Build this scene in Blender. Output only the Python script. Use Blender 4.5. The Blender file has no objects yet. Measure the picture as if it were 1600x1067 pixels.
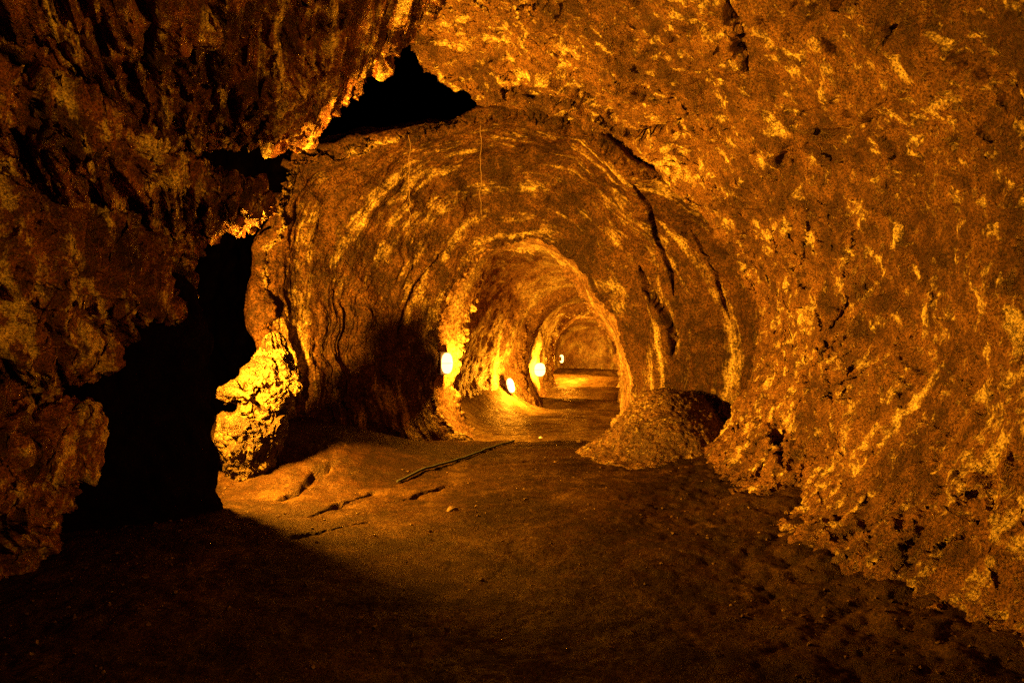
import bpy, math, random
import numpy as np
from mathutils import Vector, Matrix

# ------------------------------------------------------------------ basics
sc = bpy.context.scene
COL = sc.collection
F = 1067.0            # focal length in photo pixels
CAM_Z = 1.5

def P(x, y, Y):
    """a point seen at photo pixel (x, y) standing Y metres down the cave"""
    return np.array([(x - 800.0) / F * Y, Y, CAM_Z - (y - 533.0) / F * Y])

# ------------------------------------------------------------------ noise
_rng = np.random.RandomState(7)
_perm = np.concatenate([_rng.permutation(256)] * 2).astype(np.int32)
_grad = _rng.normal(size=(256, 3)); _grad /= np.linalg.norm(_grad, axis=1)[:, None]
_grad = _grad.astype(np.float32)

def perlin(p):
    p = np.asarray(p, np.float32)
    sh = p.shape[:-1]
    p = p.reshape(-1, 3)
    i = np.floor(p).astype(np.int32)
    f = (p - i).astype(np.float32)
    w = f * f * f * (f * (f * 6 - 15) + 10)
    i &= 255
    out = np.zeros(len(p), np.float32)
    for dx in (0, 1):
        ax = _perm[(i[:, 0] + dx) & 255]
        wx = w[:, 0] if dx else 1 - w[:, 0]
        for dy in (0, 1):
            ay = _perm[(ax + i[:, 1] + dy) & 255]
            wy = wx * (w[:, 1] if dy else 1 - w[:, 1])
            for dz in (0, 1):
                g = _grad[_perm[(ay + i[:, 2] + dz) & 255]]
                d = g[:, 0] * (f[:, 0] - dx) + g[:, 1] * (f[:, 1] - dy) + g[:, 2] * (f[:, 2] - dz)
                out += d * wy * (w[:, 2] if dz else 1 - w[:, 2])
    return (out * 1.6).reshape(sh)

def fbm(p, octv=4, lac=2.03, gain=0.5):
    a, s, o = 1.0, 0.0, None
    q = np.array(p, np.float32)
    for k in range(octv):
        v = perlin(q + 17.3 * k) * a
        o = v if o is None else o + v
        s += a; a *= gain; q = q * lac
    return o / s

def ridged(p, octv=4, lac=2.03, gain=0.5):
    a, s, o = 1.0, 0.0, None
    q = np.array(p, np.float32)
    for k in range(octv):
        v = (1 - 2.2 * np.abs(perlin(q + 31.7 * k))) * a
        o = v if o is None else o + v
        s += a; a *= gain; q = q * lac
    return o / s

def billow(p, octv=4, lac=2.03, gain=0.5):
    return -ridged(p, octv, lac, gain)

def sstep(a, b, x):
    t = np.clip((x - a) / (b - a), 0, 1)
    return t * t * (3 - 2 * t)

# ------------------------------------------------------------------ grids
def catmull(C, n, linear=False):
    """resample control array C along axis 0 to n rows"""
    C = np.asarray(C, float); m = len(C)
    t = np.linspace(0, m - 1, n) if np.isscalar(n) else np.asarray(n, float)
    i = np.clip(np.floor(t).astype(int), 0, m - 2); f = (t - i)
    f = f.reshape((-1,) + (1,) * (C.ndim - 1))
    p1, p2 = C[i], C[i + 1]
    if linear:
        return p1 * (1 - f) + p2 * f
    p0 = np.where((i > 0).reshape(f.shape), C[np.maximum(i - 1, 0)], 2 * p1 - p2)
    p3 = np.where((i < m - 2).reshape(f.shape), C[np.minimum(i + 2, m - 1)], 2 * p2 - p1)
    return 0.5 * ((2 * p1) + (p2 - p0) * f + (2 * p0 - 5 * p1 + 4 * p2 - p3) * f ** 2 + (3 * p1 - p0 - 3 * p2 + p3) * f ** 3)

def normals(G):
    du = np.gradient(G, axis=0); dv = np.gradient(G, axis=1)
    n = np.cross(du, dv)
    return n / (np.linalg.norm(n, axis=-1, keepdims=True) + 1e-9)

def metric(G):
    su = np.linalg.norm(np.diff(G, axis=0), axis=-1).mean(1)
    sv = np.linalg.norm(np.diff(G, axis=1), axis=-1).mean(0)
    u = np.concatenate([[0], np.cumsum(su)]); v = np.concatenate([[0], np.cumsum(sv)])
    return np.stack(np.meshgrid(u, v, indexing='ij'), -1)

def mesh_grid(name, G, mat, uv=None, flip=False, parent=None, wrap=False):
    nu, nv = G.shape[:2]
    idx = np.arange(nu * nv).reshape(nu, nv)
    if wrap:
        idx = np.concatenate([idx, idx[:, :1]], 1)
    q = np.stack([idx[:-1, :-1], idx[1:, :-1], idx[1:, 1:], idx[:-1, 1:]], -1).reshape(-1, 4)
    if flip:
        q = q[:, ::-1]
    me = bpy.data.meshes.new(name)
    me.vertices.add(nu * nv); me.vertices.foreach_set('co', G.astype(np.float32).ravel())
    nf = len(q)
    me.loops.add(nf * 4); me.loops.foreach_set('vertex_index', np.ascontiguousarray(q).astype(np.int32).ravel())
    me.polygons.add(nf)
    me.polygons.foreach_set('loop_start', np.arange(0, nf * 4, 4, dtype=np.int32))
    me.polygons.foreach_set('use_smooth', np.ones(nf, bool))
    me.update(calc_edges=True)
    if uv is not None:
        ul = me.uv_layers.new(name='metres')
        ul.data.foreach_set('uv', uv.reshape(-1, 2)[q.ravel()].astype(np.float32).ravel())
    me.materials.append(mat)
    o = bpy.data.objects.new(name, me); COL.objects.link(o)
    if parent: o.parent = parent
    return o

def rock_surface(name, G, disp, mat, inside, kind='structure', uvf=None):
    """G: smooth grid; disp: list of f(G, uv) -> metres towards the inside of the cave"""
    uv = metric(G)
    n = normals(G)
    s = np.sign(np.sum(n * (np.array(inside) - G), -1).mean())
    for f in disp:
        n = normals(G) * s
        G = G + n * f(G, uv)[..., None]
    o = mesh_grid(name, G, mat, uv if uvf is None else uvf(G), flip=(s < 0))
    if kind: o['kind'] = kind
    return o

# ------------------------------------------------------------------ materials
def N(nt, t, **kw):
    n = nt.nodes.new(t)
    for k, v in kw.items():
        setattr(n, k, v)
    return n

def rock_mat(name, dark, mid, light, streak=(5.0, 0.7), patch=1.2, thr=(0.52, 0.64), bump=0.8, grain=45.0,
             rough=(0.38, 0.62), speck=0.9, spec=0.4, patch_w=0.5, warp=0.5, sdist=0.4):
    m = bpy.data.materials.new(name); m.use_nodes = True
    nt = m.node_tree; nt.nodes.clear(); L = nt.links.new
    out = N(nt, 'ShaderNodeOutputMaterial'); b = N(nt, 'ShaderNodeBsdfDiffuse'); gl = N(nt, 'ShaderNodeBsdfGlossy'); mx = N(nt, 'ShaderNodeMixShader')
    mx.inputs[0].default_value = spec * 0.09
    L(b.outputs[0], mx.inputs[1]); L(gl.outputs[0], mx.inputs[2]); L(mx.outputs[0], out.inputs[0])
    tc = N(nt, 'ShaderNodeTexCoord')
    def noise(vec, scale, detail=6, rough=0.6, dist=0.0):
        n = N(nt, 'ShaderNodeTexNoise'); n.inputs['Scale'].default_value = scale
        n.inputs['Detail'].default_value = detail; n.inputs['Roughness'].default_value = rough
        n.inputs['Distortion'].default_value = dist
        L(vec, n.inputs['Vector']); return n.outputs[0]
    def ramp(x, a, c, lo=0.0, hi=1.0):
        r = N(nt, 'ShaderNodeMapRange'); r.interpolation_type = 'SMOOTHSTEP'
        r.inputs[1].default_value = a; r.inputs[2].default_value = c
        r.inputs[3].default_value = lo; r.inputs[4].default_value = hi
        L(x, r.inputs[0]); return r.outputs[0]
    def mixc(f, a, c):
        x = N(nt, 'ShaderNodeMix'); x.data_type = 'RGBA'
        L(f, x.inputs[0])
        for s, v in ((6, a), (7, c)):
            if isinstance(v, tuple): x.inputs[s].default_value = (*v, 1)
            else: L(v, x.inputs[s])
        return x.outputs[2]
    def math_(op, a, c):
        x = N(nt, 'ShaderNodeMath', operation=op)
        for s, v in ((0, a), (1, c)):
            if isinstance(v, (int, float)): x.inputs[s].default_value = v
            else: L(v, x.inputs[s])
        return x.outputs[0]
    ob = tc.outputs['Object']
    mp = N(nt, 'ShaderNodeMapping'); mp.inputs['Scale'].default_value = (streak[0], streak[1], 1)
    wn = N(nt, 'ShaderNodeTexNoise'); wn.inputs['Scale'].default_value = 1.1; wn.inputs['Detail'].default_value = 3
    L(ob, wn.inputs['Vector'])
    wa = N(nt, 'ShaderNodeVectorMath', operation='MULTIPLY_ADD')
    L(wn.outputs['Color'], wa.inputs[0]); wa.inputs[1].default_value = (warp, warp, 0); L(tc.outputs['UV'], wa.inputs[2])
    L(wa.outputs[0], mp.inputs['Vector'])
    big = noise(ob, 0.9, 5, 0.6, 0.6)
    med = noise(ob, 6.0, 6, 0.65, 0.3)
    st = noise(mp.outputs[0], 1.0, 9, 0.7, sdist)
    pt = noise(ob, patch * 3, 10, 0.72, 0.5)
    f1 = math_('ADD', math_('MULTIPLY', big, 0.5), math_('MULTIPLY', med, 0.5))
    base = mixc(ramp(f1, 0.40, 0.60), dark, mid)
    lm = math_('ADD', math_('MULTIPLY', st, 1 - patch_w), math_('MULTIPLY', pt, patch_w))
    lm = math_('ADD', math_('MULTIPLY', lm, 0.8), math_('MULTIPLY', big, 0.2))
    col = mixc(ramp(lm, thr[0], thr[1]), base, light)
    fine = noise(ob, grain * 1.6, 5, 0.7)
    sp = ramp(fine, 0.33, 0.68, 1 - speck * 0.75, 1 + speck * 0.75)
    vm = N(nt, 'ShaderNodeVectorMath', operation='SCALE'); L(col, vm.inputs[0]); L(sp, vm.inputs['Scale'])
    L(vm.outputs[0], b.inputs['Color']); gl.inputs['Color'].default_value = (0.9, 0.58, 0.28, 1)
    L(ramp(med, 0.35, 0.65, rough[1] * 0.8, rough[0] * 0.8), gl.inputs['Roughness'])
    h1 = noise(ob, grain * 0.35, 8, 0.72, 0.2)
    h2 = noise(ob, grain * 1.3, 4, 0.7)
    h = math_('ADD', math_('MULTIPLY', h1, 1.0), math_('MULTIPLY', h2, 0.45))
    bm = N(nt, 'ShaderNodeBump'); bm.inputs['Strength'].default_value = bump; bm.inputs['Distance'].default_value = 0.035
    L(h, bm.inputs['Height']); L(bm.outputs[0], b.inputs['Normal']); L(bm.outputs[0], gl.inputs['Normal'])
    return m

def plain_mat(name, col, rough=0.5, metal=0.0, emit=None, strength=0.0):
    m = bpy.data.materials.new(name); m.use_nodes = True
    nt = m.node_tree; b = nt.nodes['Principled BSDF']
    n = N(nt, 'ShaderNodeTexNoise'); n.inputs['Scale'].default_value = 30; n.inputs['Detail'].default_value = 4
    x = N(nt, 'ShaderNodeMix'); x.data_type = 'RGBA'
    x.inputs[6].default_value = (*[c * 0.7 for c in col], 1); x.inputs[7].default_value = (*[min(1, c * 1.2) for c in col], 1)
    nt.links.new(n.outputs[0], x.inputs[0]); nt.links.new(x.outputs[2], b.inputs['Base Color'])
    b.inputs['Roughness'].default_value = rough; b.inputs['Metallic'].default_value = metal
    if emit:
        b.inputs['Emission Color'].default_value = (*emit, 1); b.inputs['Emission Strength'].default_value = strength
    return m

M_LEFT = rock_mat('red_brown_clinker', (0.035, 0.008, 0.003), (0.26, 0.072, 0.022), (0.74, 0.47, 0.14), rough=(0.22, 0.5), spec=0.7, streak=(7, 1.5), thr=(0.505, 0.575), patch_w=0.5, patch=2.0, bump=1.0, speck=1.2, warp=0.12)
M_RIGHT = rock_mat('mottled_lava', (0.028, 0.009, 0.0035), (0.15, 0.058, 0.016), (0.50, 0.31, 0.09), streak=(6.0, 1.6), thr=(0.52, 0.59), patch_w=0.66, patch=1.9, sdist=0.0, bump=1.0, speck=1.2, grain=38)
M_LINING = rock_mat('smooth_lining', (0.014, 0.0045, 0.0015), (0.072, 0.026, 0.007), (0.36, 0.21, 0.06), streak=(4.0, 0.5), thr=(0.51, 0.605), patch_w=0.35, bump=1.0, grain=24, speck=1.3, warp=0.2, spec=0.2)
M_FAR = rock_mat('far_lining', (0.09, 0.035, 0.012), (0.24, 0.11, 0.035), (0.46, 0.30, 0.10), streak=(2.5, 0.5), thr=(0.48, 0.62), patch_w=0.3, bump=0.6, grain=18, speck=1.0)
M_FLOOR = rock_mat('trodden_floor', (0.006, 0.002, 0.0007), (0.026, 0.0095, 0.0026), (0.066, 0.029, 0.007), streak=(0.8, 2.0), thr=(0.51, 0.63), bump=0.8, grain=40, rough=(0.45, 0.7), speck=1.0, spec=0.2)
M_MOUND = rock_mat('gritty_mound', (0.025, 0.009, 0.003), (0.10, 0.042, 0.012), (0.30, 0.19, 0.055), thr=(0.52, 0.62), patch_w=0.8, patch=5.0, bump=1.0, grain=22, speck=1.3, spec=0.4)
M_LITFLOOR = rock_mat('lamplit_floor', (0.05, 0.022, 0.006), (0.13, 0.062, 0.016), (0.26, 0.15, 0.04), streak=(1.2, 0.8), thr=(0.48, 0.64), bump=0.4, grain=25, speck=0.9, spec=0.2)  # tan paler than the near floor, lamp light put into the colour
M_SHADE = rock_mat('shade_black_rock', (0.003, 0.0012, 0.0008), (0.006, 0.0025, 0.0012), (0.01, 0.005, 0.002), bump=0.7, rough=(0.6, 0.85), spec=0.02)  # near-black tone paints the shade of the buttress and recess
M_KNOB = rock_mat('tan_lava', (0.008, 0.003, 0.001), (0.045, 0.020, 0.006), (0.12, 0.066, 0.018), streak=(6, 1.0), thr=(0.47, 0.58), bump=1.0, patch_w=0.4, speck=1.2)

# ------------------------------------------------------------------ floor
def floor_base(X, Y):
    z = 0.045 * np.maximum(Y - 19.0, 0) * sstep(19, 22, Y)
    z = z + 0.05 * fbm(np.stack([X * 0.8, Y * 0.8, 0 * X], -1), 3)
    return z

def centre_line(Y):
    return np.interp(Y, [0, 9, 11, 13.5, 16, 20.5, 26, 33], [0, 0, 0.35, 0.8, 1.5, 2.35, 3.3, 3.6])

def build_floor():
    nu, nv = 900, 620
    Yr = np.geomspace(1.0, 34.0, nu) - 0.0
    Yr = np.concatenate([[-1.0, 0.2], Yr[2:]])
    s = np.linspace(-1, 1, nv)
    hw = np.interp(Yr, [0, 9.5, 11, 34], [5.2, 5.2, 2.8, 3.2])
    X = centre_line(Yr)[:, None] + hw[:, None] * s[None]
    Y = np.repeat(Yr[:, None], nv, 1)
    Z = floor_base(X, Y)
    # banks along both sides of the near chamber
    Z += 0.30 * sstep(1.3, 3.0, X) * sstep(9.5, 8.2, Y)
    Z += 0.5 * sstep(-0.5, -2.9, X) * sstep(6.6, 8.4, Y) * sstep(10.4, 9.0, Y)
    # ropy crust and a fallen, broken edge of crust on the left
    q = np.stack([X, Y, Z], -1)
    w = fbm(q * 0.7, 2) * 0.8
    ropes = ridged(np.stack([X * 0.6 + w, Y * 2.6 + w * 2 + 0.5 * X ** 2, 0 * X], -1), 3)
    Z += 0.014 * ropes * sstep(4.5, 7.0, Y)
    crack = np.zeros_like(Z)
    def cut(a, b, wd, dep, seed, jag=0.10):
        A = np.array(a); B = np.array(b); d = B - A; Ln = np.linalg.norm(d); d /= Ln
        rx, ry = X - A[0], Y - A[1]
        t = rx * d[0] + ry * d[1]; e = rx * -d[1] + ry * d[0]
        e = e + jag * fbm(np.stack([t * 4, e * 2 + seed, 0 * t], -1), 4)
        k = sstep(0, 0.15, t) * sstep(Ln, Ln - 0.15, t)
        wv = wd * (0.35 + 1.0 * np.clip(0.5 + fbm(np.stack([t * 3 + seed, 0 * t, 0 * t], -1), 3) * 1.6, 0, 1))
        return -dep * k * sstep(wv, wv * 0.4, np.abs(e))
    for a, b, wd, dep, s_ in (((-2.25, 6.45), (-1.95, 7.6), 0.10, 0.09, 1), ((-1.75, 5.75), (-1.35, 6.9), 0.06, 0.06, 2),
                              ((-1.75, 5.2), (-1.15, 5.75), 0.05, 0.05, 3), ((-1.2, 6.3), (-0.6, 7.2), 0.05, 0.04, 4),
                              ((-0.6, 8.2), (0.6, 8.6), 0.04, 0.05, 5), ((0.2, 9.8), (0.8, 9.9), 0.05, 0.05, 6)):
        crack += cut(a, b, wd, dep, s_)
    Z += crack
    # rubble: rough at the sides, small grit everywhere
    rough = 0.25 + 1.0 * sstep(0.6, 2.2, X) * sstep(9.5, 8.0, Y) + 0.6 * sstep(-1.2, -2.2, X) * sstep(9.5, 8.0, Y) * 0.6
    Z += rough * (0.05 * billow(q * 2.6, 4) + 0.012 * fbm(q * 18, 3))
    Z += 0.006 * fbm(q * 30, 2)
    # the tube is round: its floor sweeps up into the left wall
    xl = np.interp(Y, [10.2, 11.0, 13.0, 14.5, 15.6], [-1.15, -1.05, -0.8, -0.25, 0.2])
    Z += 0.42 * np.clip(1 - (X - xl) / 1.0, 0, 1.2) ** 2 * sstep(10.5, 11.3, Y) * sstep(16.0, 15.0, Y)
    # wet hollows and low flow swells across the far floor
    far = sstep(13, 18, Y)
    Z += far * 0.10 * np.sin(Y * 1.9 + 0.5 * X + 2 * fbm(q * 0.4, 2))
    G = np.stack([X, Y, Z], -1)
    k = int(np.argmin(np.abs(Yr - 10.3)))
    for nm, a, b, mt in (('cave_floor', 0, k + 1, M_FLOOR), ('tunnel_floor', k, nu, M_LITFLOOR)):
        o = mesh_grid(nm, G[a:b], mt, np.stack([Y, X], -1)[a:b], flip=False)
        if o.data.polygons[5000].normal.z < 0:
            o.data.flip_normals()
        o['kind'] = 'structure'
    return G
FLOOR = build_floor()
def ground_z(x, y):
    d = (FLOOR[..., 0] - x) ** 2 + (FLOOR[..., 1] - y) ** 2
    return float(FLOOR.reshape(-1, 3)[d.argmin(), 2])

def carve(G, pts, width, depth, seed=0, jag=5.0):
    """a crack through the rock along a line of points seen in the photo; metres wide and deep"""
    Y = np.maximum(G[..., 1], 0.5)
    px = 800 + G[..., 0] / Y * F; py = 533 - (G[..., 2] - CAM_Z) / Y * F
    j = fbm(G * 5 + seed, 3) * jag
    best = np.full(px.shape, 1e9)
    pts = np.array(pts, float); n = len(pts) - 1
    for k in range(n):
        a, b = pts[k], pts[k + 1]; d = b - a; L2 = (d ** 2).sum()
        t = np.clip(((px - a[0]) * d[0] + (py - a[1]) * d[1]) / L2, 0, 1)
        tt = (k + t) / n
        taper = 0.25 + np.minimum(1, 4 * np.minimum(tt, 1 - tt))
        e = np.hypot(px + j - a[0] - t * d[0], py + j - a[1] - t * d[1]) * Y / F / taper
        best = np.minimum(best, e)
    return -depth * sstep(width, width * 0.3, best)

# ------------------------------------------------------------------ right wall and rough ceiling of the near chamber
prof = [(-3.2, 6.3), (-2.2, 6.3), (-1.55, 6.0), (-1.25, 5.2), (-1.0, 4.92), (-0.45, 4.62), (0.3, 4.46), (1.1, 4.2), (1.9, 3.72), (2.5, 3.05), (2.85, 2.3),
        (2.88, 1.5), (2.7, 0.8), (2.38, 0.36), (1.95, 0.07), (1.5, -0.14), (1.0, -0.4)]
stations = [(0.3, 1.0, 0.05), (1.5, 1.0, 0.05), (3.0, 0.98, 0.02), (4.6, 1.02, 0.0), (6.4, 1.03, -0.02), (7.6, 1.0, -0.12), (8.5, 0.985, -0.22)]
edge_dx = lambda Y, k: float(np.interp(Y, [5.4, 6.4, 7.6, 8.5], [0.8, 0.5, 0.12, -0.05])) * (k < 6)
C = np.array([[(x * s if x > 0 else x + edge_dx(Y, k), Y, z + dz * sstep(2, 4, z)) for k, (x, z) in enumerate(prof)] for Y, s, dz in stations])
G = catmull(C, 620); G = catmull(G.transpose(1, 0, 2), 760).transpose(1, 0, 2)
def r1(G, uv):
    q = G * 0.55; w = fbm(q, 2)[..., None]
    low = sstep(1.4, 0.2, G[..., 2])
    return 0.30 * fbm(q + 0.4 * w, 3) * (1 - 0.6 * low) + 0.10 * (1 - 0.5 * low) * billow(G * np.array([1.6, 1.1, 1.3]) + w, 3) + 0.05 * low * billow(G * 1.6 + 9, 3)
def r2(G, uv):
    w = fbm(G * 1.2, 2)
    # slabs: stepped layers that peel from the vault
    st = fbm(np.stack([uv[..., 0] * 0.55 + 0.4 * w, uv[..., 1] * 0.9 + 0.3 * uv[..., 0], 0 * w + 4], -1), 3)
    slab = np.floor(st * 7 + w * 0.7) / 7
    strk = ridged(np.stack([uv[..., 0] * 3.2 + w, uv[..., 1] * 0.9 + 0.7 * uv[..., 0] + w, 0 * w], -1), 4)
    return 0.16 * slab + 0.035 * strk
def r3(G, uv):
    c = carve(G, [(815, 150), (880, 160), (935, 190), (985, 213), (1050, 198), (1075, 180)], 0.05, 0.16, 1)
    c = c + carve(G, [(1230, 205), (1290, 212), (1340, 203), (1378, 184)], 0.025, 0.08, 2)
    c = c + carve(G, [(1370, 90), (1385, 55), (1400, 30)], 0.02, 0.06, 3)
    c = c + carve(G, [(1205, 660), (1218, 690), (1222, 735)], 0.04, 0.10, 4)
    c = c + carve(G, [(1135, 0), (1150, 60), (1165, 120)], 0.05, 0.08, 5) + carve(G, [(1250, 560), (1262, 610)], 0.03, 0.06, 6)
    return 0.035 * billow(G * 5.5, 4) + 0.018 * fbm(G * 17, 3) + c
rock_surface('cave_wall_right', G, [r1, r2, r3], M_RIGHT, (0, 5, 1.5))

# ------------------------------------------------------------------ left wall and hanging shelf
left = [  # near (X, Z)          far edge as (px, py, Y)
    ((-0.10, 4.62), (700, -40, 5.9)), ((-0.35, 4.58), (676, 0, 6.0)), ((-0.75, 4.5), (650, 42, 6.2)), ((-1.1, 4.38), (600, 92, 6.4)),
    ((-1.5, 4.15), (540, 160, 6.6)), ((-1.8, 3.95), (512, 205, 6.8)), ((-2.1, 3.75), (478, 240, 6.9)), ((-2.4, 3.55), (420, 240, 6.9)),
    ((-2.55, 3.4), (370, 228, 6.8)), ((-2.62, 3.25), (300, 236, 6.5)), ((-2.68, 3.08), (280, 275, 6.3)), ((-2.7, 2.95), (320, 302, 6.4)),
    ((-2.72, 2.85), (432, 308, 6.2)), ((-2.74, 2.7), (424, 345, 6.15)), ((-2.76, 2.5), (325, 368, 6.4)), ((-2.8, 2.3), (306, 430, 6.35)),
    ((-2.8, 2.1), (300, 500, 6.2)), ((-2.8, 1.95), (262, 480, 6.1)), ((-2.8, 1.75), (205, 520, 5.8)), ((-2.8, 1.5), (178, 565, 5.6)),
    ((-2.8, 1.3), (70, 580, 5.1)), ((-2.78, 1.1), (62, 640, 5.0)), ((-2.75, 0.9), (130, 640, 5.2)), ((-2.7, 0.6), (135, 740, 5.1)),
    ((-2.6, 0.3), (80, 820, 5.0)), ((-2.5, 0.0), (60, 900, 4.9)), ((-2.3, -0.4), (80, 1000, 4.8))]
near = np.array([(x, 0.3, z) for (x, z), _ in left]); far = np.array([P(*e) for _, e in left])
nj = 820
near = catmull(near, nj); far = catmull(far, nj, linear=True)
for _ in range(6):
    far[1:-1] = 0.25 * far[:-2] + 0.5 * far[1:-1] + 0.25 * far[2:]
ts = 1 - np.geomspace(1.0, 0.12, 560); ts = ts / ts[-1]
body = near[None] * (1 - ts[:, None, None]) + far[None] * ts[:, None, None]
# bow the wall a little so that it is not a straight ruled sheet
bow = np.sin(np.pi * ts)[:, None]
body[..., 0] += 0.10 * bow * np.sin(np.linspace(0, 9, nj))[None]
# turn the free edge back into the recess: real thickness
back = []
cen = np.array([0.3, 0, 1.6])
rad = far - cen; rad[:, 1] = 0; rad /= np.linalg.norm(rad, axis=1)[:, None]
for k in range(1, 60):
    a = k / 59.0
    back.append(far + rad * (0.75 * a) + np.array([0, 0.10 * math.sin(a * 3.1416) - 0.25 * a * a, 0]))
G = np.concatenate([body, np.array(back)], 0)
def l1(G, uv):
    w = fbm(G * 0.6, 2)[..., None]
    return 0.22 * fbm(G * 0.8 + 0.5 * w, 3) + 0.05 * billow(G * np.array([1.8, 1.8, 1.1]) + w, 2)
def across(G):
    # the lava ran down in vertical curtains: coordinates across and along the drips
    return np.stack([G[..., 0] + 0.42 * G[..., 1], G[..., 2] + 0.3 * G[..., 1]], -1)
def l2(G, uv):
    w = fbm(G * 1.1, 3)
    a = across(G); u = (a[..., 0] + 0.7) * (1.2 + 1.2 * sstep(3.6, 2.8, G[..., 2])); v = a[..., 1]
    drip = ridged(np.stack([u * 2.6 + w * 0.6, v * 0.6 + w, 0 * w + 2], -1), 3)
    drip2 = ridged(np.stack([u * 5.5 + w * 0.9, v * 1.3 + w, 0 * w + 7], -1), 3)
    g1 = perlin(np.stack([u * 3.6 + w * 0.8, v * 1.5 + w, 0 * w + 11], -1)); g2 = perlin(np.stack([u * 2.0 + w * 0.6, v * 0.8 + w, 0 * w + 15], -1))
    groove = -0.08 * np.exp(-(g1 / 0.11) ** 2) - 0.09 * np.exp(-(g2 / 0.07) ** 2)
    blobs = fbm(np.stack([u * 9.0 + w, v * 4.5 + w, 0 * w + 1], -1), 2)
    return 0.09 * drip + 0.08 * drip2 + 0.05 * blobs + groove
def l3(G, uv):
    return 0.018 * billow(G * 11, 3) + 0.010 * fbm(G * 26, 2)
rock_surface('cave_wall_left', G, [l1, l2, l3], M_LEFT, (0, 4, 1.5), uvf=across)

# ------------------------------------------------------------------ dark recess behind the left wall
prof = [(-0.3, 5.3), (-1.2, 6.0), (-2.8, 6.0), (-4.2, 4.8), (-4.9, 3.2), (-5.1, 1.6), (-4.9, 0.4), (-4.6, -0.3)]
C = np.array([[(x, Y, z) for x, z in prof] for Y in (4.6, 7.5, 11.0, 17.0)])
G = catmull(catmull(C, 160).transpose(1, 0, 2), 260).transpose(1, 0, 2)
rock_surface('recess_wall', G, [lambda G, uv: 0.3 * fbm(G * 0.8, 3) + 0.12 * billow(G * 2.2, 4)], M_SHADE, (-1.5, 7, 2))

# ------------------------------------------------------------------ the smooth tube beyond, ring after ring
NA = 26
ANG = np.radians(np.linspace(-179, 179, 420))
def ring(pts, c, Y, tilt=0.0):
    """pts run from bottom left over the top to bottom right (photo pixels)"""
    p = np.array(pts, float)
    a = np.unwrap(np.arctan2(p[:, 0] - c[0], -(p[:, 1] - c[1])))
    a -= 2 * np.pi * np.round(a[len(a) // 2] / (2 * np.pi))
    r = np.hypot(p[:, 0] - c[0], p[:, 1] - c[1])
    o = np.argsort(a); a, r = a[o], r[o]
    rr = np.interp(ANG, a, r)
    k = np.ones(5) / 5
    rr = np.convolve(np.pad(rr, 2, mode='edge'), k, 'valid')
    x = c[0] + rr * np.sin(ANG); y = c[1] - rr * np.cos(ANG)
    return np.array([P(xx, yy, Y + tilt * (yy - c[1]) / 300.0) for xx, yy in zip(x, y)])
def grow(R, d, dY):
    c = R.mean(0); v = R - c; v[:, 1] = 0
    v /= np.linalg.norm(v, axis=1)[:, None]
    Q = R + v * d; Q[:, 1] += dY
    return Q
S0 = ring([(560, 940), (455, 780), (432, 690), (428, 600), (412, 520), (406, 440), (408, 378), (434, 362), (434, 318), (456, 292), (462, 246), (520, 236),
           (600, 213), (700, 192), (800, 170), (890, 186), (985, 262), (1100, 318), (1180, 390), (1215, 500), (1210, 600), (1165, 710),
           (1060, 800), (980, 900)], (790, 520), 8.5)
S1a = ring([(590, 880), (500, 760), (470, 680), (470, 600), (462, 520), (465, 440), (490, 350), (545, 280), (620, 245), (700, 225),
            (800, 210), (895, 232), (985, 300), (1080, 372), (1135, 450), (1155, 540), (1145, 640), (1100, 745), (980, 850)], (800, 530), 9.0)
S1 = ring([(640, 800), (590, 730), (560, 660), (550, 580), (548, 500), (575, 410), (625, 330), (700, 275), (800, 258), (895, 278),
           (975, 350), (1040, 440), (1062, 530), (1060, 610), (1040, 690), (960, 790)], (815, 535), 9.7)
S2 = ring([(800, 745), (752, 694), (706, 670), (684, 642), (675, 602), (683, 562), (680, 520), (697, 470), (726, 432), (756, 390),
           (790, 374), (850, 373), (874, 388), (905, 418), (921, 444), (934, 468), (958, 496), (976, 535), (988, 580), (990, 620), (960, 720)], (835, 545), 10.4)
S3 = ring([(800, 744), (772, 700), (738, 676), (716, 645), (706, 604), (716, 562), (730, 520), (743, 470), (758, 428), (776, 398),
           (800, 386), (845, 388), (868, 402), (893, 428), (908, 452), (925, 480), (950, 515), (966, 555), (974, 590), (970, 630), (940, 715)], (845, 550), 11.0)
S4 = grow(S3, 0.5, 0.2)
S5 = ring([(810, 740), (778, 690), (745, 655), (732, 615), (730, 560), (742, 490), (765, 430), (800, 396), (840, 390), (890, 410),
           (940, 458), (970, 515), (985, 575), (980, 640), (940, 720)], (850, 552), 13.0)
S5b = ring([(850, 700), (812, 656), (786, 625), (778, 590), (782, 545), (795, 495), (815, 462), (845, 438), (885, 430), (925, 448),
            (955, 482), (976, 530), (984, 575), (980, 620), (945, 690)], (880, 555), 14.8)
S6 = ring([(880, 685), (842, 645), (824, 616), (815, 575), (817, 540), (826, 502), (850, 480), (890, 464), (925, 458), (955, 482), (973, 520),
           (983, 565), (980, 610), (950, 670)], (898, 562), 15.8)
S7 = ring([(880, 675), (850, 640), (834, 612), (826, 575), (828, 542), (838, 506), (860, 486), (892, 470), (922, 466), (950, 488), (966, 522),
           (976, 565), (973, 608), (945, 660)], (899, 562), 16.3)
S8 = grow(S7, 0.5, 0.3)
S8b = ring([(880, 655), (850, 625), (838, 598), (835, 570), (840, 535), (856, 495), (880, 474), (912, 466), (945, 475), (968, 510), (982, 560),
            (978, 610), (950, 650)], (905, 562), 18.8)
S9 = ring([(885, 640), (866, 612), (855, 582), (858, 552), (867, 516), (886, 493), (910, 482), (938, 481), (960, 500), (977, 540), (981, 580),
           (974, 615), (945, 645)], (915, 562), 20.8)
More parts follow.
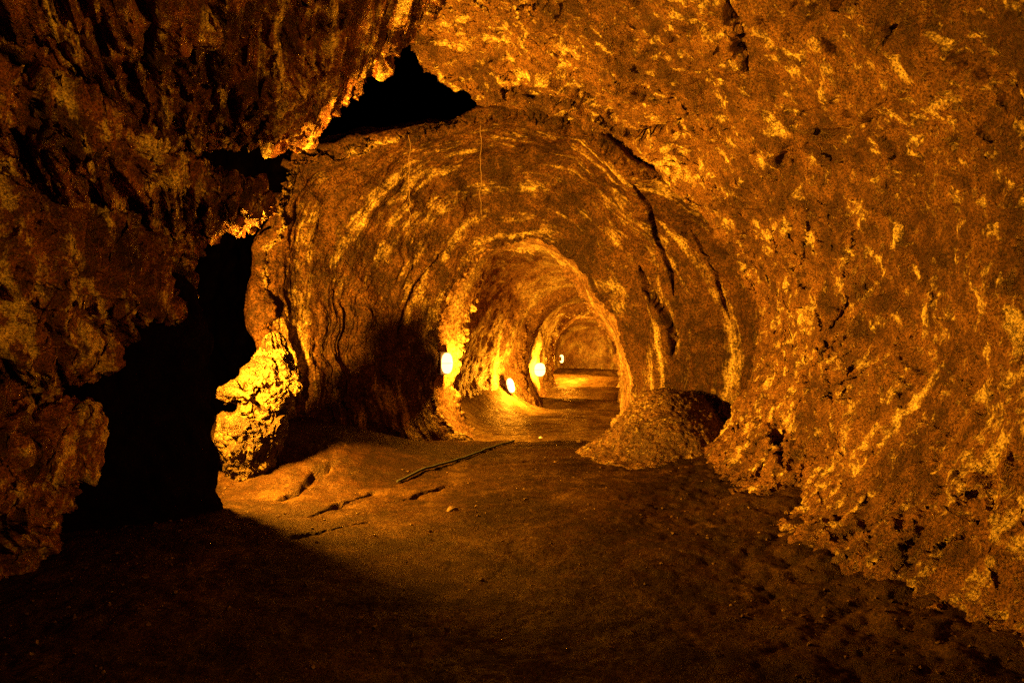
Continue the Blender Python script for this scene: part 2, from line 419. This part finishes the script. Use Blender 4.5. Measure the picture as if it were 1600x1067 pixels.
S10 = ring([(888, 630), (872, 605), (864, 580), (867, 553), (876, 522), (892, 504), (912, 496), (936, 498), (953, 518), (967, 552), (970, 580),
            (962, 608), (940, 632)], (916, 562), 21.6)
S11 = grow(S10, 0.45, 0.5)
S12 = ring([(880, 620), (864, 600), (856, 575), (858, 545), (868, 515), (890, 500), (915, 492), (940, 496), (960, 515), (974, 550), (976, 575), (966, 600),
            (940, 618)], (916, 556), 24.5)
S13 = ring([(885, 604), (872, 590), (866, 570), (868, 548), (876, 525), (895, 510), (916, 505), (938, 508), (952, 525), (962, 550), (962, 572), (952, 590),
            (935, 602)], (915, 556), 26.5)
S14 = np.repeat(S13.mean(0)[None], len(S13), 0) * 0.55 + S13 * 0.45; S14[:, 1] = 27.0
S15 = np.repeat(S13.mean(0)[None], len(S13), 0); S15[:, 1] = 27.1

def tube(name, rings, rows, cols, disp, mat, inside, calm=(), jag=()):
    G = []
    R = np.array(rings)
    t = np.concatenate([np.linspace(i, i + 1, n, endpoint=(i == len(rows) - 1)) for i, n in enumerate(rows)])
    G = catmull(R, t)
    G = catmull(G.transpose(1, 0, 2), cols).transpose(1, 0, 2)
    # ragged lips: flakes broken off along the rims only
    for st, wd, amp in jag:
        g = np.exp(-((t - st) / wd) ** 2)[:, None]
        c = G.mean(1, keepdims=True); v = G - c; v[..., 1] = 0; v /= np.linalg.norm(v, axis=-1, keepdims=True) + 1e-9
        nz = 0.8 * fbm(G * 1.8, 2) + 0.5 * fbm(G * 5.0, 3) + 0.3 * billow(G * 11, 2)
        G = G + v * (g * nz * amp)[..., None]
    k = np.ones(len(t))
    for st, wd in calm: k *= 1 - 0.85 * np.exp(-((t - st) / wd) ** 2)
    d2 = [(lambda G, uv, f=f: f(G, uv) * k[:, None]) for f in disp]
    return rock_surface(name, G, d2, mat, inside)

def b1(G, uv):
    w = fbm(G * 0.7, 2)[..., None]
    return 0.17 * fbm(G * 0.9 + w * 0.5, 3)
def b2(G, uv):
    w = fbm(G * 1.3, 3); u = uv[..., 0]; v = uv[..., 1]
    # flow ribs that run round the tube, slanting a little
    rib = ridged(np.stack([u * 2.2 + 0.22 * v + 0.6 * w, v * 0.25 + 0.3 * w, 0 * w], -1), 4)
    low = sstep(1.6, 0.6, G[..., 2])
    return (0.035 + 0.075 * sstep(0.2, -1.5, G[..., 0])) * rib * (0.35 + 1.3 * np.clip(0.5 + 1.5 * fbm(G * 0.9 + 4, 3), 0, 1)) + 0.04 * low * billow(G * 3.0, 3)
def b3(G, uv):
    c = carve(G, [(985, 285), (1012, 320), (1025, 370), (1048, 425), (1052, 460)], 0.035, 0.10, 7, 3)
    c = c + carve(G, [(998, 415), (1010, 450), (1035, 485), (1052, 525), (1048, 560)], 0.07, 0.16, 8, 3)
    c = c + carve(G, [(1080, 360), (1120, 430), (1140, 500)], 0.04, 0.06, 9, 3)
    c = c + carve(G, [(620, 520), (650, 450), (690, 400), (740, 370)], 0.06, 0.10, 10, 4)
    return 0.010 * fbm(G * 16, 3) + 0.014 * billow(G * 7, 3) + c
Sm1 = grow(S0, 0.22, 0.9); Sm0 = grow(S0, 0.10, 0.15)
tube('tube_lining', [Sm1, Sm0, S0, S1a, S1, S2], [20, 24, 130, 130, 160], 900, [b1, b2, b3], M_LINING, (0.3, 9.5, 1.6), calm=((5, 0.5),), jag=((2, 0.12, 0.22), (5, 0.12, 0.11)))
def c2(G, uv):
    w = fbm(G * 1.3, 3); u = uv[..., 0]; v = uv[..., 1]
    rib = ridged(np.stack([u * 1.8 + 0.7 * w, v * 0.5 + 0.3 * w, 0 * w + 3], -1), 4)
    return 0.05 * rib + 0.03 * billow(G * 3.2, 4)
def c3(G, uv):
    return 0.015 * fbm(G * 14, 3)
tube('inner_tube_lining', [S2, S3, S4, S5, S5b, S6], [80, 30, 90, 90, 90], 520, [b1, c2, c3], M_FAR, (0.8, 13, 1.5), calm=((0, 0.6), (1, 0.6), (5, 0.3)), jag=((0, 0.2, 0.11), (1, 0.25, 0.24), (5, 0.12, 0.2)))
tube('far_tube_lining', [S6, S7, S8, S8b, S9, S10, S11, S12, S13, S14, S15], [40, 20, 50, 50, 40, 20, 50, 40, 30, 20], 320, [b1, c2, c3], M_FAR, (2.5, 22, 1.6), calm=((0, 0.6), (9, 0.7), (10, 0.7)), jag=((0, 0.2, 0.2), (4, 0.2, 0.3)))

# ------------------------------------------------------------------ dark buttress that hides the near lamp
def blob(name, rows, nz, nc, disp, mat, parent=None, power=2.0):
    """rows: (z, cx, cy, rx, ry) from bottom to top; a closed lump of rock"""
    R = catmull(np.array(rows, float), nz)
    a = np.linspace(0, 2 * np.pi, nc, endpoint=False)
    ca, sa = np.cos(a), np.sin(a)
    ca = np.sign(ca) * np.abs(ca) ** (2 / power); sa = np.sign(sa) * np.abs(sa) ** (2 / power)
    G = np.stack([R[:, 1, None] + np.maximum(R[:, 3, None], 0.002) * ca, R[:, 2, None] + np.maximum(R[:, 4, None], 0.002) * sa, np.repeat(R[:, 0, None], nc, 1)], -1)
    uv = metric(G)
    for f in disp:
        E = np.concatenate([G[:, -2:], G, G[:, :2]], 1)
        n = normals(E)[:, 2:-2]
        out = G - G.mean(1, keepdims=True)
        n *= np.sign(np.sum(n * out, -1, keepdims=True).mean())
        G = G + n * f(G, uv)[..., None]
    o = mesh_grid(name, G, mat, uv, wrap=True, parent=parent)
    # orient outwards
    n0 = o.data.polygons[len(o.data.polygons) // 2]
    c = np.array(n0.center) - G.mean((0, 1))
    if np.dot(np.array(n0.normal), c) < 0: o.data.flip_normals()
    return o
rows = [(-0.4, 0, 0, 1.14, 0.34), (0.0, 0, 0, 1.13, 0.34), (0.4, -0.0, 0, 1.12, 0.32), (0.8, -0.01, 0, 1.11, 0.28), (1.2, -0.02, 0, 1.09, 0.25),
        (1.6, -0.03, 0, 1.07, 0.22), (1.9, -0.05, 0, 1.0, 0.18), (2.1, -0.1, 0, 0.85, 0.13), (2.2, -0.15, 0, 0.6, 0.08), (2.23, -0.15, 0, 0.3, 0.04)]
o = blob('rock_buttress', rows, 160, 260, [lambda G, uv: 0.12 * fbm(G * 1.5, 3), lambda G, uv: 0.05 * billow(G * 4, 4)], M_SHADE)
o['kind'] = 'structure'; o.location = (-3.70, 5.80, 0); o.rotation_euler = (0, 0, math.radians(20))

# ------------------------------------------------------------------ things
def tag(o, label, cat, group=None):
    o['label'] = label; o['category'] = cat
    if group: o['group'] = group
    return o

# tan knob of rock standing at the mouth of the smooth tube
def px_row(y, xl, xr, Y, d):
    a = P(xl, y, Y); b = P(xr, y, Y)
    return (a[2], (a[0] + b[0]) / 2, Y, (b[0] - a[0]) / 2, d)
rows = [px_row(790, 378, 424, 7.35, 0.22), px_row(752, 366, 416, 7.35, 0.24), px_row(720, 346, 430, 7.35, 0.30), px_row(685, 336, 442, 7.35, 0.33), px_row(655, 340, 444, 7.36, 0.32),
        px_row(636, 352, 446, 7.42, 0.25), px_row(620, 345, 462, 7.42, 0.24), px_row(606, 352, 468, 7.42, 0.25), px_row(585, 372, 468, 7.48, 0.24), px_row(562, 388, 458, 7.5, 0.2),
        px_row(545, 408, 448, 7.52, 0.13), px_row(530, 416, 438, 7.54, 0.06), px_row(522, 424, 428, 7.54, 0.01)]
o = blob('rock_outcrop', rows, 340, 400, [lambda G, uv: 0.08 * fbm(G * 3.0, 3) + 0.05 * billow(G * np.array([5, 5, 3.5]), 3),
        lambda G, uv: 0.035 * ridged(np.stack([uv[..., 1] * 7, uv[..., 0] * 1.6, 0 * uv[..., 0]], -1) + fbm(G * 3, 2)[..., None], 4)
            + carve(G, [(340, 640), (372, 632), (395, 640), (412, 655), (445, 640)], 0.09, 0.16, 1, 6) + carve(G, [(372, 598), (392, 612), (425, 604), (440, 596)], 0.05, 0.10, 2, 5)
            + carve(G, [(395, 606), (398, 630)], 0.05, 0.09, 3, 4),
        lambda G, uv: 0.012 * billow(G * 20, 3)], M_KNOB)
tag(o, 'brightly lit tan knob of rock standing at the left mouth of the tunnel', 'rock')

# speckled mound against the right side of the opening
rows = [(-0.3, 2.05, 9.15, 1.45, 1.6), (0.0, 2.08, 9.15, 1.22, 1.35), (0.15, 2.1, 9.15, 0.95, 1.12), (0.45, 2.1, 9.15, 0.66, 0.85), (0.65, 2.13, 9.2, 0.52, 0.65), (0.8, 2.13, 9.2, 0.34, 0.42), (0.88, 2.1, 9.2, 0.06, 0.08)]
o = blob('rock_mound', rows, 260, 420, [lambda G, uv: 0.08 * fbm(G * 1.8, 3), lambda G, uv: 0.03 * billow(G * 8, 4) + 0.012 * fbm(G * 22, 2)], M_MOUND)
tag(o, 'low speckled mound of lava against the right side of the opening', 'rock')

# loose stones
M_STONE = rock_mat('loose_stone', (0.03, 0.012, 0.005), (0.09, 0.04, 0.014), (0.2, 0.11, 0.04), bump=0.6)
M_PALE = rock_mat('pale_stone', (0.55, 0.5, 0.4), (0.7, 0.65, 0.55), (0.8, 0.78, 0.7), bump=0.4)
def stone(x, y, r, sd, mat):
    z = ground_z(x, y)
    rows = [(z - 0.3 * r, x, y, 0.5 * r, 0.5 * r), (z, x, y, r, 0.8 * r), (z + 0.4 * r, x, y, 0.9 * r, 0.75 * r), (z + 0.75 * r, x, y, 0.55 * r, 0.5 * r), (z + 0.85 * r, x, y, 0.03 * r, 0.03 * r)]
    return blob('loose_stone', rows, 24, 32, [lambda G, uv: 0.35 * r * fbm(G / r * 0.9 + sd, 3)], mat)

def gravel(name, count, size, dens, mat, label):
    bm_v, bm_f = [], []
    rnd = np.random.RandomState(count)
    ico = [(0, 0, 1), (0.89, 0, 0.45), (0.28, 0.85, 0.45), (-0.72, 0.53, 0.45), (-0.72, -0.53, 0.45), (0.28, -0.85, 0.45),
           (0.72, 0.53, -0.45), (-0.28, 0.85, -0.45), (-0.89, 0, -0.45), (-0.28, -0.85, -0.45), (0.72, -0.53, -0.45), (0, 0, -1)]
    fc = [(0, 1, 2), (0, 2, 3), (0, 3, 4), (0, 4, 5), (0, 5, 1), (1, 6, 2), (2, 7, 3), (3, 8, 4), (4, 9, 5), (5, 10, 1),
          (2, 6, 7), (3, 7, 8), (4, 8, 9), (5, 9, 10), (1, 10, 6), (6, 11, 7), (7, 11, 8), (8, 11, 9), (9, 11, 10), (10, 11, 6)]
    ico = np.array(ico)
    nu, nv = FLOOR.shape[:2]
    n = 0
    while n < count:
        i = int(nu * (0.28 + 0.5 * rnd.rand())); j = int(nv * rnd.rand())
        x, y, z = FLOOR[i, j]
        if rnd.rand() > dens(x, y): continue
        r = size(rnd)
        pts = ico * (1 + 0.35 * rnd.randn(12, 1)) * np.array([1, 0.8, 0.6]) * r
        a = rnd.rand() * 6.28; c, s_ = np.cos(a), np.sin(a)
        pts = pts @ np.array([[c, -s_, 0], [s_, c, 0], [0, 0, 1]]) + np.array([x, y, z + 0.25 * r])
        b = len(bm_v); bm_v.extend(map(tuple, pts)); bm_f.extend([(p + b, q + b, t + b) for p, q, t in fc]); n += 1
    me = bpy.data.meshes.new(name); me.from_pydata(bm_v, [], bm_f); me.materials.append(mat)
    o = bpy.data.objects.new(name, me); COL.objects.link(o)
    tag(o, label, name); o['kind'] = 'stuff'
gravel('gravel', 2200, lambda q: 0.004 + 0.014 * q.rand() ** 3, lambda x, y: max(np.exp(-((x - 2.0) / 0.7) ** 2), 0.7 * np.exp(-((x + 2.6) / 0.8) ** 2), 0.2) * (0.4 if y > 10.5 else 1),
       M_STONE, 'grit and small gravel strewn over the cave floor')

# ------------------------------------------------------------------ lamps
LAMP = (1.0, 0.485, 0.03)
M_HOUS = plain_mat('brown_housing', (0.16, 0.09, 0.05), 0.5, 0.3)
M_METAL = plain_mat('dull_metal', (0.25, 0.2, 0.15), 0.45, 0.9)
def glow(name, st): return plain_mat(name, (0.9, 0.8, 0.6), 0.4, 0, (1.0, 0.62, 0.16), st)
M_GLOW = glow('lit_glass', 5.0)

def box_bm(bm, c, s, rot=None, bev=0.0):
    import bmesh
    r = bmesh.ops.create_cube(bm, size=1.0)
    for v in r['verts']:
        v.co = Vector((v.co.x * s[0], v.co.y * s[1], v.co.z * s[2]))
        if rot is not None: v.co = rot @ v.co
        v.co += Vector(c)
    if bev:
        ed = list({e for v in r['verts'] for e in v.link_edges})
        bmesh.ops.bevel(bm, geom=ed, offset=bev, segments=2, affect='EDGES', profile=0.5)
import bmesh
def obj(name, bm, mat, parent):
    me = bpy.data.meshes.new(name); bm.to_mesh(me); bm.free()
    me.materials.append(mat)
    o = bpy.data.objects.new(name, me); COL.objects.link(o); o.parent = parent
    return o
def tube_bm(bm, pts, r, seg=10):
    prev = None
    for i, p in enumerate(pts):
        p = Vector(p)
        d = (Vector(pts[min(i + 1, len(pts) - 1)]) - Vector(pts[max(i - 1, 0)])).normalized()
        a = d.orthogonal().normalized() if prev is None else (prev_a - d * prev_a.dot(d)).normalized()
        b = d.cross(a)
        rr = r if np.isscalar(r) else r[i]
        ringv = [bm.verts.new(p + (a * math.cos(2 * math.pi * k / seg) + b * math.sin(2 * math.pi * k / seg)) * rr) for k in range(seg)]
        if prev is not None:
            for k in range(seg):
                bm.faces.new((prev[k], prev[(k + 1) % seg], ringv[(k + 1) % seg], ringv[k]))
        else:
            bm.faces.new(ringv[::-1])
        prev, prev_a = ringv, a
    bm.faces.new(prev)
    for f in bm.faces: f.smooth = True

def lamp(label, loc, rz, w, h, d, watts, aim=None, size=0.12, tilt=0.0, bare=True, hs=1.0, visor=False, lrz=None, group='lamps along the left side of the tunnel'):
    """box lamp: housing behind, glass in front (+X local), bracket and cable; a real light just before the glass"""
    root = bpy.data.objects.new('wall_lamp', None); COL.objects.link(root)
    root.location = loc; root.rotation_euler = (0, tilt, rz)
    tag(root, label, 'lamp', group)
    bm = bmesh.new()
    box_bm(bm, (-d * 0.42, 0, 0), (d * 0.14, w * hs, h * hs), bev=0.006)                 # back plate and a shallow tray
    for s_ in (-1, 1):
        box_bm(bm, (-d * 0.19, 0, s_ * h * hs * 0.47), (d * 0.3, w * hs, h * 0.06), bev=0.004)
        box_bm(bm, (-d * 0.19, s_ * w * hs * 0.47, 0), (d * 0.3, w * 0.06, h * hs * 0.87), bev=0.004)
    obj('housing', bm, M_HOUS, root)
    if visor:
        vb = bmesh.new(); box_bm(vb, (0.07, 0, 0.27), (0.26, 0.26, 0.012), bev=0.003); box_bm(vb, (-0.066, 0, 0.20), (0.012, 0.10, 0.17)); obj('visor', vb, M_HOUS, root)  # unseen plate added to cut the glare on the ledges overhead
    bm = bmesh.new()
    bmesh.ops.create_uvsphere(bm, u_segments=32, v_segments=20, radius=1.0)
    for v in bm.verts:
        f_ = lambda q, p=0.8: math.copysign(abs(q) ** p, q)
        v.co = Vector((d * 0.12 + f_(v.co.x) * d * 0.34, f_(v.co.y) * w * 0.42, f_(v.co.z) * h * 0.44))
    for f in bm.faces: f.smooth = True
    obj('glass', bm, M_GLOW, root)
    bm = bmesh.new()
    for s_ in (-1, 1):
        tube_bm(bm, [(-d * 0.3, s_ * w * 0.44, 0), (d * 0.3, s_ * w * 0.4, 0), (d * 0.5, s_ * w * 0.2, 0), (d * 0.53, 0, 0)], 0.004, 8)
    obj('guard', bm, M_METAL, root)
    bm = bmesh.new(); tube_bm(bm, [(-d * 0.45, 0, 0), (-d * 0.9, 0, 0), (-d * 1.6, 0, 0.05)], 0.018)
    obj('bracket', bm, M_METAL, root)
    ld = bpy.data.lights.new('lamp_light', 'POINT' if bare else 'AREA')
    if bare: ld.shadow_soft_size = 0.05
    else: ld.shape = 'RECTANGLE'; ld.size = 0.28; ld.size_y = 0.18; ld.spread = math.radians(180)
    ld.energy = watts; ld.color = LAMP
    lo = bpy.data.objects.new('lamp_light', ld); COL.objects.link(lo)
    R = Matrix.Rotation(rz if lrz is None else lrz, 4, 'Z') @ Matrix.Rotation(tilt, 4, 'Y')
    lo.location = Vector(loc) + R @ Vector((d * ((1.3 if hs < 1 else 0.8) if bare else 0.62), 0, 0))
    lo.rotation_euler = (R.to_3x3() @ Vector((1, 0, 0))).to_track_quat('-Z', 'Y').to_euler()
    return root

lamp('lamp tucked low behind the dark buttress at the foot of the left wall', (-3.14, 6.36, 1.44), math.radians(26), 0.22, 0.34, 0.16, 1650, tilt=0.04, bare=False, visor=True)
lamp('lamp low on the right wall beside the camera, just outside the picture', (2.5, 2.4, 0.9), math.radians(196), 0.22, 0.34, 0.16, 190, tilt=-0.9, bare=False, group='lamps on the right wall')  # added out of view to lift the dim left wall
p = P(697, 567, 10.5); lamp('nearest box lamp on the lit left rim of the opening, largest in view', p, math.radians(-35), 0.24, 0.36, 0.17, 300, lrz=math.radians(30))
p = P(797, 602, 14.8); lamp('tilted lamp low on the bright wall past the first opening', p, math.radians(-40), 0.22, 0.36, 0.16, 380, tilt=-0.3, hs=0.45)
p = P(843, 577, 18.3); lamp('round glowing lamp in the dark gap beyond the second opening', p, math.radians(-70), 0.36, 0.40, 0.2, 260, hs=0.45, bare=False, lrz=math.radians(82))
p = P(877, 560, 22.6); lamp('farthest and smallest lamp, at the left edge of the last arch', p, math.radians(40), 0.18, 0.3, 0.14, 1000, hs=0.45)

# ------------------------------------------------------------------ pipe, roots, stones
M_PIPE = plain_mat('dark_conduit', (0.008, 0.004, 0.002), 0.95, 0.0)
pts = []
for t in np.linspace(0, 1, 24):
    x = -1.20 + t * (0.02 + 1.20); y = 7.15 + t * 3.1
    pts.append((x + 0.02 * math.sin(7 * t), y, ground_z(x, y) + 0.022))
bm = bmesh.new(); tube_bm(bm, pts, 0.014)
o = obj('conduit', bm, M_PIPE, None); tag(o, 'dark straight conduit lying along the floor towards the opening', 'pipe')

M_ROOT = plain_mat('dry_root', (0.2, 0.1, 0.04), 0.8)
def root(px, y0, y1, Y, label):
    a, b = P(px, y0, Y), P(px, y1, Y)
    n = 18; rnd = random.Random(px)
    pts = [tuple(a + (b - a) * t + np.array([rnd.uniform(-1, 1), rnd.uniform(-1, 1), 0]) * 0.014) for t in np.linspace(0, 1, n)]
    bm = bmesh.new(); tube_bm(bm, pts, list(np.linspace(0.006, 0.003, n)), 7)
    o = obj('hanging_root', bm, M_ROOT, None); tag(o, label, 'root', 'roots hanging from the vault')
root(640, 205, 352, 8.6, 'thin root hanging left of centre under the vault lip')
root(751, 180, 335, 8.6, 'thin root hanging from the middle of the vault lip')
root(768, 370, 482, 12.2, 'short root hanging inside the first opening')

for (px, py, r, mt, lb) in ((845, 682, 0.035, M_PALE, 'small pale stone lying on the floor in the opening'),
                            (708, 800, 0.05, M_STONE, 'wet stone lying alone in the middle of the floor'),
                            (905, 690, 0.05, M_STONE, 'stone on the floor at the foot of the mound')):
    Y = 1.5 * F / (py - 533.0); q = P(px, py, Y)
    o = stone(q[0], q[1], r, px * 0.1, mt); tag(o, lb, 'stone', 'loose stones on the floor')

# ------------------------------------------------------------------ world, camera, view
w = bpy.data.worlds.new('World'); sc.world = w; w.use_nodes = True
w.node_tree.nodes['Background'].inputs[0].default_value = (0, 0, 0, 1)
w.node_tree.nodes['Background'].inputs[1].default_value = 0.0
cd = bpy.data.cameras.new('Camera'); cd.sensor_width = 36; cd.lens = 24.0; cd.clip_end = 300; cd.clip_start = 0.05
cam = bpy.data.objects.new('Camera', cd); COL.objects.link(cam)
cam.location = (0, 0, CAM_Z); cam.rotation_euler = (math.radians(90), 0, 0)
sc.camera = cam
sc.view_settings.view_transform = 'Standard'; sc.view_settings.look = 'None'
sc.view_settings.exposure = 0.0; sc.view_settings.gamma = 1.0
sc.cycles.sample_clamp_indirect = 1.5; sc.cycles.sample_clamp_direct = 30; sc.cycles.max_bounces = 8; sc.cycles.diffuse_bounces = 5
sc.cycles.use_denoising = False
